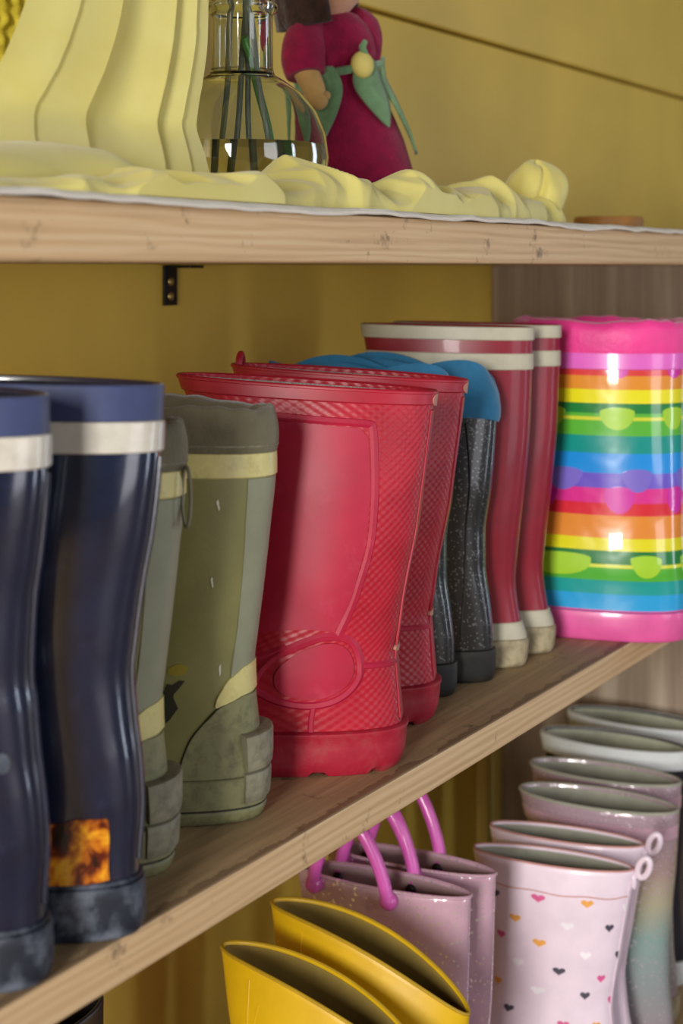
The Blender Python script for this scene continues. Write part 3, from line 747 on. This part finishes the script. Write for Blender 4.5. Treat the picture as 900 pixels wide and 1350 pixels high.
def dotted_boot(loc, deg, label, prints=True):
    t = boot_thing(loc, deg, label, G_LOW)
    b = Boot(.196, .16, [(0, .006), (.006, .003), (.03, .004), (.06, .010), (.09, .013), (.13, .007), (.196, -.004)],
             [(.076, .118), (.1, .112), (.13, .112), (.16, .116), (.196, .123)],
             [(0, .022), (.012, .023), (.05, .022), (.09, .021), (.13, .0215), (.17, .021), (.196, .0185)], 0, .06)
    b.shaft('shaft', MT['pale'], t, .018, .0025)
    b.lining(MT['glin'], t, .0025)
    b.sole(MT['salmon'], t, .02)
    b.band('back_strip', MT['pale'], t, .025, .19, .0007, th0=1.5 * PI - .22, th1=1.5 * PI + .22, nt=10)
    b.bead('rim_bead', MT['salmon'], t, [(a, .1955) for a in np.linspace(TH0, TH1, 90)], .0010, -.0012)
    b.bead('stitch_line', MT['salmon'], t, [(a, .1760 + .0006 * math.sin(a * 9)) for a in np.linspace(TH0, TH1, 90)], .0005, 0)
    mb = MB(); c = b.P(1.5 * PI, .194, .0015)
    mb.tube([(c[0], c[1] - .0055 + -.0042 * math.cos(a) - .002 * math.sin(a), c[2] + .004 + .0075 * math.sin(a)) for a in np.linspace(0, 2 * PI, 26, endpoint=False)], .0024, 8, True)
    mb.build('pull_loop', MT['pale'], t)
    mb = MB(); mb.ball(tuple(b.P(1.5 * PI, .187, .001)), (.0035, .0025, .007), 12); mb.build('loop_tab', MT['pale'], t)
    if prints:
        for th, z, m in HEARTS: b.poly('heart_print', MT[m], t, heart(th, z, .0035), .0003, 4, base=-.0002)
    return b
HEARTS = []
rr = random.Random(3); _ms = ['h_dark', 'h_pink', 'h_or', 'h_white']
for i, z in enumerate(np.arange(.045, .172, .0180)):
    for j in range(8):
        HEARTS.append((2.0 + j * .70 + (.35 if i % 2 else 0) + rr.uniform(-.07, .07), float(z) + rr.uniform(-.003, .003), _ms[(i * 3 + j * 5 + (i // 2)) % 4]))
def irid_boot(loc, deg, label):
    t = boot_thing(loc, deg, label, G_LOW)
    b = low_profile(.205, .17, .0255, (-.004, .132), .026, .0275)
    b.shaft('shaft', MT['irid'], t, .018, .003)
    b.lining(MT['glin'], t)
    b.sole(MT['wsole'], t, .022)
    b.band('shiny_band', MT['pglit'], t, .183, .1935, .0008)
    b.bead('rim_bead', MT['glin'], t, [(a, .2045) for a in np.linspace(TH0, TH1, 90)], .0015, -.0008)
    return b
def white_rim_boot(loc, deg, label):
    t = boot_thing(loc, deg, label, G_LOW)
    b = low_profile(.212, .17, .0255, (-.004, .138), .028, .028)
    b.shaft('shaft', MT['dnavy'], t, .018, .004)
    b.lining(MT['wlin'], t, .004)
    b.sole(MT['white'], t, .022)
    b.band('rim_band', MT['white'], t, .1955, .2095, .0018)
    b.bead('rim_bead', MT['white'], t, [(a, .2100) for a in np.linspace(TH0, TH1, 90)], .0024, -.0010)
    return b

yellow_boot((.7860, .4320, ZL), 3, 'yellow boot in front on the bottom shelf, nearest to the lower edge', .222, .040)
yellow_boot((.8480, .4320, ZL), 6, 'yellow boot behind the front one, touching the pink glitter boots')
pink_boot((.9330, .4720, ZL), 6, 'pink glitter boot with orchid handles, directly behind the yellow boots')
pink_boot((.9760, .4740, ZL), 6, 'pink glitter boot with raised handle, next to the heart-print boots')
dotted_boot((1.0900, .4150, ZL), 10, 'pale pink boot printed with small hearts, loop at the heel')
dotted_boot((1.1400, .4250, ZL), 10, 'pale pink boot with only its rim and heel loop showing behind its twin', False)
irid_boot((1.2020, .4200, ZL), 6, 'iridescent glitter boot with teal and sand fade behind the heart boots')
irid_boot((1.2680, .4400, ZL), 6, 'iridescent glitter boot with only its grey rim showing under the white rims')
white_rim_boot((1.3380, .4550, ZL), 5, 'dark navy boot with thick white rim, lower front of the white-rimmed pair')
white_rim_boot((1.4080, .4600, ZL), 2, 'dark navy boot with thick white rim against the end panel')
b = None
def dark_boot(loc, deg, label):
    t = boot_thing(loc, deg, label, G_LOW)
    b = low_profile(.215, .16, .024, (-.002, .11), .026, .027)
    b.shaft('shaft', MT['dnavy'], t, .018); b.lining(MT['dark_lining'], t); b.sole(MT['navy_sole'], t, .022)
dark_boot((.7010, .6050, ZL), 82, 'dark boot on the bottom shelf at the lower left, under the shelf edge')

# ------------------------------------------------------------------ things on the top shelf
ZT = .028
# white runner with a wavy hanging edge
mb = MB(); xs = np.linspace(-.5, 2.0, 420); prof = [(.66, .0012), (.5, .0013), (.425, .0013), (.4105, .0013), (.4082, .0008), (.4072, -.0002), (.4073, -.0012)]
P = np.zeros((len(prof), len(xs), 3))
for i, (y, dz) in enumerate(prof):
    for j, x in enumerate(xs):
        n1 = mnoise.noise(Vector((x * 16, .3, 0))); n2 = mnoise.noise(Vector((x * 45, 2.2, 0)))
        wv = .0016 * n1 + .0008 * n2
        hang = 1 if i >= 4 else 0
        P[i, j] = (x, y - hang * (.0006 + .0012 * (n1 + .4)), ZT + dz + (wv * (1.2 if i >= 4 else (.5 if i == 3 else 0)) if i >= 3 else 0) + (abs(wv) * .4 if i == 3 else 0))
mb.grid(P)
rn = mb.build('table_runner', MT['runner']); tag(rn, 'white cotton runner lying along the top shelf with a wavy edge', 'cloth')
so = rn.modifiers.new('thickness', 'SOLIDIFY'); so.thickness = .0011; so.offset = 1

# yellow silk: hanging veil + bunched length along the shelf edge
def sstep(a, b, x):
    t = np.clip((x - a) / (b - a), 0, 1); return t * t * (3 - 2 * t)
Z = np.linspace(0, 1, 100); S = np.linspace(0, 1, 300)
P = np.zeros((100, 300, 3))
left = pchip([(.02, .435), (.062, .474), (.092, .500), (.135, .527), (.18, .55), (.34, .600)])      # x of the two edges of the cloth by height
right = pchip([(.02, .607), (.04, .614), (.067, .636), (.09, .642), (.12, .653), (.16, .660), (.34, .690)])
creases = [(0, 0), (.24, .0012), (.47, .0034), (.79, .0048), (.91, .0016), (1.0, .001)]
for i, q in enumerate(Z):                 # q 0 top .. 1 on the shelf
    z0 = .34 - (.34 - ZT - .006) * q
    xl, xr = float(left(z0)), float(right(z0)); bend = .022 * sstep(.17, .04, z0)
    y0 = .515 - .030 * min(1, q / .8) - .030 * float(sstep(.86, 1, q))
    for j, s in enumerate(S):
        sw = s + .03 * mnoise.noise(Vector((q * 3, s * 2.5, 4))) + bend * math.sin(PI * s) * 1.2
        y = y0 + .0022 * math.sin(2 * PI * 1.6 * s + 1 + q) + .0018 * mnoise.noise(Vector((s * 6, q * 2.2, .7)))
        for (a, _), (c, D) in zip(creases[:-1], creases[1:]):
            D *= .45 + .55 * float(sstep(.0, .75, q))
            if sw < c or c == 1.0:
                if sw >= a - .0: y -= D * max(0, (sw - a) / (c - a)) ** 2.4
                break
        y += .0035 * math.exp(-((sw - .795) / .010) ** 2) + .0025 * math.exp(-((sw - .476) / .008) ** 2)
        x = xl + (xr - xl) * s + .0016 * mnoise.noise(Vector((q * 5, s * 3, 9)))
        P[i, j] = (x, max(y, .421), max(z0, ZT + .0035))
mb = MB(); mb.grid(P)
veil = mb.build('silk_cloth', MT['silk'], sharp=180); tag(veil, 'sheer yellow silk cloth hanging at the left and bunched along the top shelf edge', 'cloth')
# soft roll at the foot of the hanging part
P = np.zeros((40, 160, 3))
for j, x in enumerate(np.linspace(.30, .585, 160)):
    k = sstep(.585, .53, x) if x > .53 else 1
    h = (.0235 - .004 * sstep(.5, .4, x)) * (k * .9 + .1)
    for i, wv in enumerate(np.linspace(0, 1, 40)):
        a = PI * wv
        P[i, j] = (x, .468 - .030 * math.cos(a) + .003 * math.sin(x * 40), ZT + .0028 + h * math.sin(a) ** .6 * (1 + .10 * mnoise.noise(Vector((x * 20 + wv * 3, wv * 2, 3)))))
mb = MB(); mb.grid(P); mb.build('foot_roll', MT['silk'], veil, 180)
hx = pchip([(.40, .007), (.451, .006), (.511, .012), (.55, .012), (.585, .0155), (.641, .019), (.699, .0245), (.740, .016), (.793, .0245), (.836, .0195), (.884, .0245), (.934, .022), (.96, .022), (.99, .018), (1.01, .010), (1.028, .002)])
nx, ny = 560, 64
X = np.linspace(.40, 1.028, nx); W = np.linspace(0, 1, ny)
P = np.zeros((ny, nx, 3))
for j, x in enumerate(X):
    h = float(hx(x)); end = min(1, (1.029 - x) / .03) ** .5
    yc = .445 + .004 * math.sin(x * 31) + .014 * sstep(.85, 1.0, x); hw_ = (.030 + .004 * math.sin(x * 23 + 1)) * max(.15, end)
    for i, wv in enumerate(W):
        a = PI * wv
        wx = mnoise.noise(Vector((x * 14, wv * 1.6, 1))) ; wy = mnoise.noise(Vector((x * 30, wv * 2.5, 7)))
        tri = lambda v: abs(2 * (v - math.floor(v)) - 1)
        f1 = tri(x * 13 + wv * .55 + wx * .55); f2 = tri(x * 21 - wv * .75 + wx * .6 + .3); f3 = tri(x * 34 + wv * 1.1 + wy * .7)
        d1 = x * 62 + wx * 3
        r = .62 * f1 ** 1.2 + .42 * f2 ** 1.3 + .16 * f3 - .10
        body = math.sin(a) ** .55
        hh = body * h * (.50 + .72 * r)
        y = yc - hw_ * math.cos(a) * (1 + .10 * r) - .002 * r * (1 - wv)
        # crease of the tied-up ball at the end
        cr = math.exp(-((x - .985 - .006 * math.sin(a * 2)) / .0035) ** 2) * sstep(.93, .97, x)
        hh -= cr * .006 * body
        P[i, j] = (x - .007 * (f1 - .5) * body, max(y, .4125), ZT + .0028 + max(0, hh))
mb = MB(); mb.grid(P); mb.build('bunched_length', MT['silk'], veil, 180)
# the rounded twist of cloth at the end of the bunch
P = np.zeros((40, 96, 3))
for i, a in enumerate(np.linspace(.02, PI - .02, 40)):
    for j, p in enumerate(np.linspace(0, 2 * PI, 96, endpoint=False)):
        cr = math.exp(-((math.sin((p - 3.75 + .35 * math.cos(a)) / 2)) / .055) ** 2) * math.sin(a)
        r = .0235 * (1 + .05 * math.sin(3 * p + 2 * a) + .07 * mnoise.noise(Vector((math.cos(p) * 1.6, math.sin(p) * 1.6, a * 1.5))) - .24 * cr)
        P[i, j] = (1.000 + r * .95 * math.sin(a) * math.cos(p), .452 + r * math.sin(a) * math.sin(p), ZT + .0245 - r * 1.0 * math.cos(a))
mb = MB(); mb.grid(P, None, True); mb.build('twisted_end', MT['silk'], veil, 180)

# bobbly knitted cushion behind the veil
mb = MB(); nu, nv = 150, 150; P = np.zeros((nv, nu, 3))
for i in range(nv):
    for j in range(nu):
        u = -1 + 2 * j / (nu - 1); v = -1 + 2 * i / (nv - 1)
        e = ((1 - u ** 4) * (1 - v ** 4)) ** .5
        st = abs(math.sin(j * .62 + (i % 12 > 5) * .8)) * abs(math.sin(i * .55)) * .0035 * min(1, e * 3)
        P[i, j] = (.520 + .165 * u, .618 - .030 * e - st, .028 + .0045 + .155 + .153 * v)
Q = P.copy(); Q[..., 1] = .622 + (.622 - P[..., 1]) * .8
mb.grid(P); mb.grid(Q)
o = mb.build('cushion', MT['knit'], sharp=180); tag(o, 'yellow bobbly knitted cushion in the top left corner behind the silk', 'cushion')

# glass flask
BX, BY = .722, .512
t = thing('flask', (BX, BY, ZT + .0015), 0, 'round clear glass flask with a straight neck, standing between silk and doll', 'vase')
outp = [(0, .0006), (.024, .0004), (.036, .002), (.0445, .010), (.0497, .023), (.0508, .034), (.0492, .047), (.0440, .060), (.0350, .0715), (.0250, .0785), (.0192, .0820), (.0180, .086), (.0178, .115), (.0180, .1175), (.0205, .119), (.0210, .121), (.0205, .123), (.0182, .1245), (.0178, .127), (.0178, .158), (.0205, .161), (.0208, .165)]
inp = [(max(0, r - .0019), z + (.003 if z < .01 else 0)) for r, z in outp]
inp = [(min(r, .0162) if z > .08 else r, z) for r, z in inp]
mb = MB(); mb.lathe(outp + [(.0198, .1662), (.0180, .1655)] + inp[::-1], 64); mb.build('bottle_glass', MT['glass'], t, 60)
wz = .041
wp = [(r - .0004, z + .0003) for r, z in inp if z < wz]
mb = MB(); mb.lathe([(0, wp[0][1] + .0002)] + wp[1:] + [(float(np.interp(wz, [z for r, z in inp[3:12]], [r for r, z in inp[3:12]])) - .0004, wz), (0, wz)], 64)
o = mb.build('water', MT['water'], sharp=60); o.location = (BX, BY, ZT + .0015); tag(o, 'shallow brownish water filling the lower half of the flask', 'water')
stems = [('stem', 8, .003, .000, .010, .24, 'grey_stem'), ('stem', -6, -.005, .004, -.014, .22, 'x'), ('gstem', 4, .004, -.005, .030, .105, 'x'), ('stem', -3, .007, .002, -.006, .25, 'x'), ('stem', 10, -.002, -.008, .016, .21, 'x')]
slabs = ['grey-brown flower stem crossing the middle of the flask neck', 'thin dark stem at the left inside the flask', 'green stem standing in the flask water', 'dark stem with a pale pink bud hanging over the flask rim', 'grey stem leaning right in the flask']
for k, (m, _, ox, oy, fx, h, _) in enumerate(stems):
    base = Vector((BX + fx * 1.0, BY + oy * 2, ZT + .009)); top = Vector((BX + ox * 1.9 - fx * .3, BY + oy * .4, ZT + h))
    mid = Vector((BX + ox * .9, BY + oy * .6, ZT + .10))
    pts = [tuple((base * (1 - q) ** 2 + mid * 2 * q * (1 - q) + top * q * q) + Vector((.0006 * math.sin(q * 19 + k), 0, 0))) for q in np.linspace(0, 1, 30)]
    mb = MB(); mb.tube(pts, [.0024 if m == 'gstem' else .0017] * 30, 8)
    o = mb.build('flower_stem', MT[m], None); tag(o, slabs[k], 'stem', 'stems in the flask')
    if k == 3:
        hang = [tuple(Vector(pts[-8]) + Vector((.006 + .012 * q * 1.4, -.004 * q, -.004 - .05 * q * q + .02 * q))) for q in np.linspace(0, 1, 10)]
        mb = MB(); mb.tube([pts[-8]] + hang, .0008, 6); mb.build('bud_stalk', MT['gstem'], o)
        c = hang[-1]; mb = MB()
        for a in range(5):
            mb.ball((c[0] + .003 * math.cos(a * 1.257), c[1] + .003 * math.sin(a * 1.257), c[2] - .003), (.0032, .0032, .005), 10)
        mb.build('bud', MT['blossom'], o)

# felt doll
t = thing('felt_doll', (.972, .578, ZT + .0095), math.radians(-30), 'felt doll in a crimson dress with green leaf collar, behind the flask', 'doll')
t.rotation_euler = (0, math.radians(-12), math.radians(-24)); t.scale = (1.1, 1.1, 1.1)
mb = MB(); th = np.linspace(0, 2 * PI, 56, endpoint=False)
prof = [(0, .001), (.036, .0005), (.0415, .004), (.0425, .012), (.0410, .028), (.0375, .046), (.033, .062), (.0285, .078), (.0255, .090), (.0265, .098), (.0285, .106), (.0290, .116), (.0265, .126), (.0200, .134), (.0110, .139), (.008, .142), (0, .143)]
P = np.array([[(r * math.cos(a) * (1 + .035 * math.sin(a * 5 + z * 60)), r * .82 * math.sin(a) * (1 + .03 * math.sin(a * 4)), z) for a in th] for r, z in prof])
mb.grid(P, None, True); mb.build('dress', MT['felt_red'], t, 180)
for sd in (-1, 1):
    bk = 0 if sd < 0 else .030
    mb = MB(); pts = [(sd * .016, -.002, .131), (sd * .026, -.006 + bk * .3, .124), (sd * (.034 - bk * .2), -.011 + bk * .7, .112), (sd * (.037 - bk * .3), -.015 + bk, .100)]
    pts = resample(np.array(pts), 14); mb.tube([tuple(p) for p in pts], [.010 + .0045 * math.sin(PI * q * .8) for q in np.linspace(0, 1, 14)], 16)
    s = mb.build('sleeve', MT['felt_red'], t)
    mb = MB(); pts = resample(np.array([(sd * (.0365 - bk * .3), -.015 + bk, .103), (sd * (.035 - bk * .4), -.018 + bk * 1.3, .092), (sd * (.0345 - bk * .5), -.019 + bk * 1.6, .086), (sd * (.034 - bk * .5), -.020 + bk * 1.8, .083)]), 12)
    mb.tube([tuple(p) for p in pts], list(np.linspace(.0085, .0060, 12)), 14); mb.ball(tuple(pts[-1]), .0066, 14); mb.ball((pts[-1][0] - sd * .004, pts[-1][1] - .004, pts[-1][2] + .002), (.003, .003, .003), 10)
    mb.build('forearm', MT['felt_hand'], t)
HZ = -.010
mb = MB(); mb.lathe([(r * 1.2, .138 + HZ + (z - .138) * 1.12) for r, z in [(0, .138), (.0085, .139), (.009, .144), (.014, .148), (.021, .154), (.0255, .164), (.0262, .174), (.024, .185), (.018, .194), (.009, .199), (0, .200)]], 40)
mb.ball((0, -.0312, .165), .0022, 10); hd = mb.build('head', MT['felt_skin'], t, 180); hd.rotation_euler = (0, 0, .65)
for sd in (-1, 1):
    mb = MB(); mb.ball((sd * .0095, -.0296, .172), (.0016, .001, .0018), 10); mb.build('eye', MT['eye'], hd)
    mb = MB(); mb.ball((sd * .0312, .001, .166), (.002, .004, .005), 12); mb.build('ear', MT['felt_skin'], hd)
mb = MB(); mb.tube([(-.006 + .012 * q, -.0290 - .001 * math.sin(PI * q), .154 - .0018 * math.sin(PI * q)) for q in np.linspace(0, 1, 8)], .0006, 6); mb.build('mouth', MT['felt_red'], hd)
mb = MB()
P = []
for i in range(17):
    q = i / 16; row = []
    for a in np.linspace(-.62 * PI, .62 * PI, 40):       # angle from the back of the head
        z = .2015 - .070 * q; rr_ = .0350 * math.sqrt(1 - (1 - min(1, q * 2.0 + .01)) ** 2) * (1 + .03 * math.sin(a * 16))
        row.append((rr_ * math.sin(a), rr_ * math.cos(a) + .001, z))
    P.append(row)
mb.grid(np.array(P)); hr = mb.build('hair', MT['felt_hair'], hd, 180); hr.modifiers.new('thickness', 'SOLIDIFY').thickness = .006
def leaf(par, az, z0, length, wid, out=.006, curl=0.0, nm='felt_leaf'):
    rp = pchip(sorted([(z, r) for r, z in prof[2:-3]]))
    mb = MB(); rows = []
    for q in np.linspace(0, 1, 16):
        z = z0 - length * q; r = float(rp(max(z, .006))) + out * (.35 + .65 * math.sin(PI * q)) * .5 + .0028
        wq = wid * (math.sin(PI * min(1, .12 + q * .88)) ** .8) * (1 - q * .35)
        rows.append([(r * math.cos(az + curl * q + k * wq / r), r * .84 * math.sin(az + curl * q + k * wq / r), z - abs(k) * .001) for k in (-1, -.5, 0, .5, 1)])
    mb.grid(np.array(rows)); o = mb.build(nm, MT['felt_green'], par, 180); sm = o.modifiers.new('thickness', 'SOLIDIFY'); sm.thickness = .0018; sm.offset = 1
for k, (az, ln, cu) in enumerate([(-PI / 2 + .1, .046, .15), (-PI / 2 - .85, .050, -.25), (-PI / 2 + .95, .068, .12), (-PI / 2 + 2.0, .045, 0), (-PI / 2 - 2.0, .045, 0), (PI / 2, .045, 0)]):
    leaf(t, az, .104, ln, .0150, curl=cu)
mb = MB(); mb.tube([(.030 * math.cos(a), .0255 * math.sin(a), .099) for a in np.linspace(0, 2 * PI, 40, endpoint=False)], .0028, 8, True); mb.build('leaf_belt', MT['felt_green'], t)
mb = MB(); mb.ball((0, -.0275, .1005), (.0085, .006, .0090), 18); bd = mb.build('flower_button', MT['bead'], t)
mb = MB(); mb.tube([(.002, -.0290, .107), (.001, -.0295, .112), (.004, -.030, .1155)], [.0026, .0024, .0018], 8); mb.build('bud_tip', MT['felt_green'], bd)

# wooden block at the far right
mb = MB(); mb.lathe([(0, .002), (.014, .0005), (.026, .001), (.030, .005), (.0305, .012), (.029, .0145), (.025, .0135), (.012, .0125), (0, .0125)], 40)
o = mb.build('wooden_dish', MT['block'], None); o.location = (1.262, .50, ZT + .0015); tag(o, 'small flat brown wooden dish at the far right of the top shelf', 'dish')
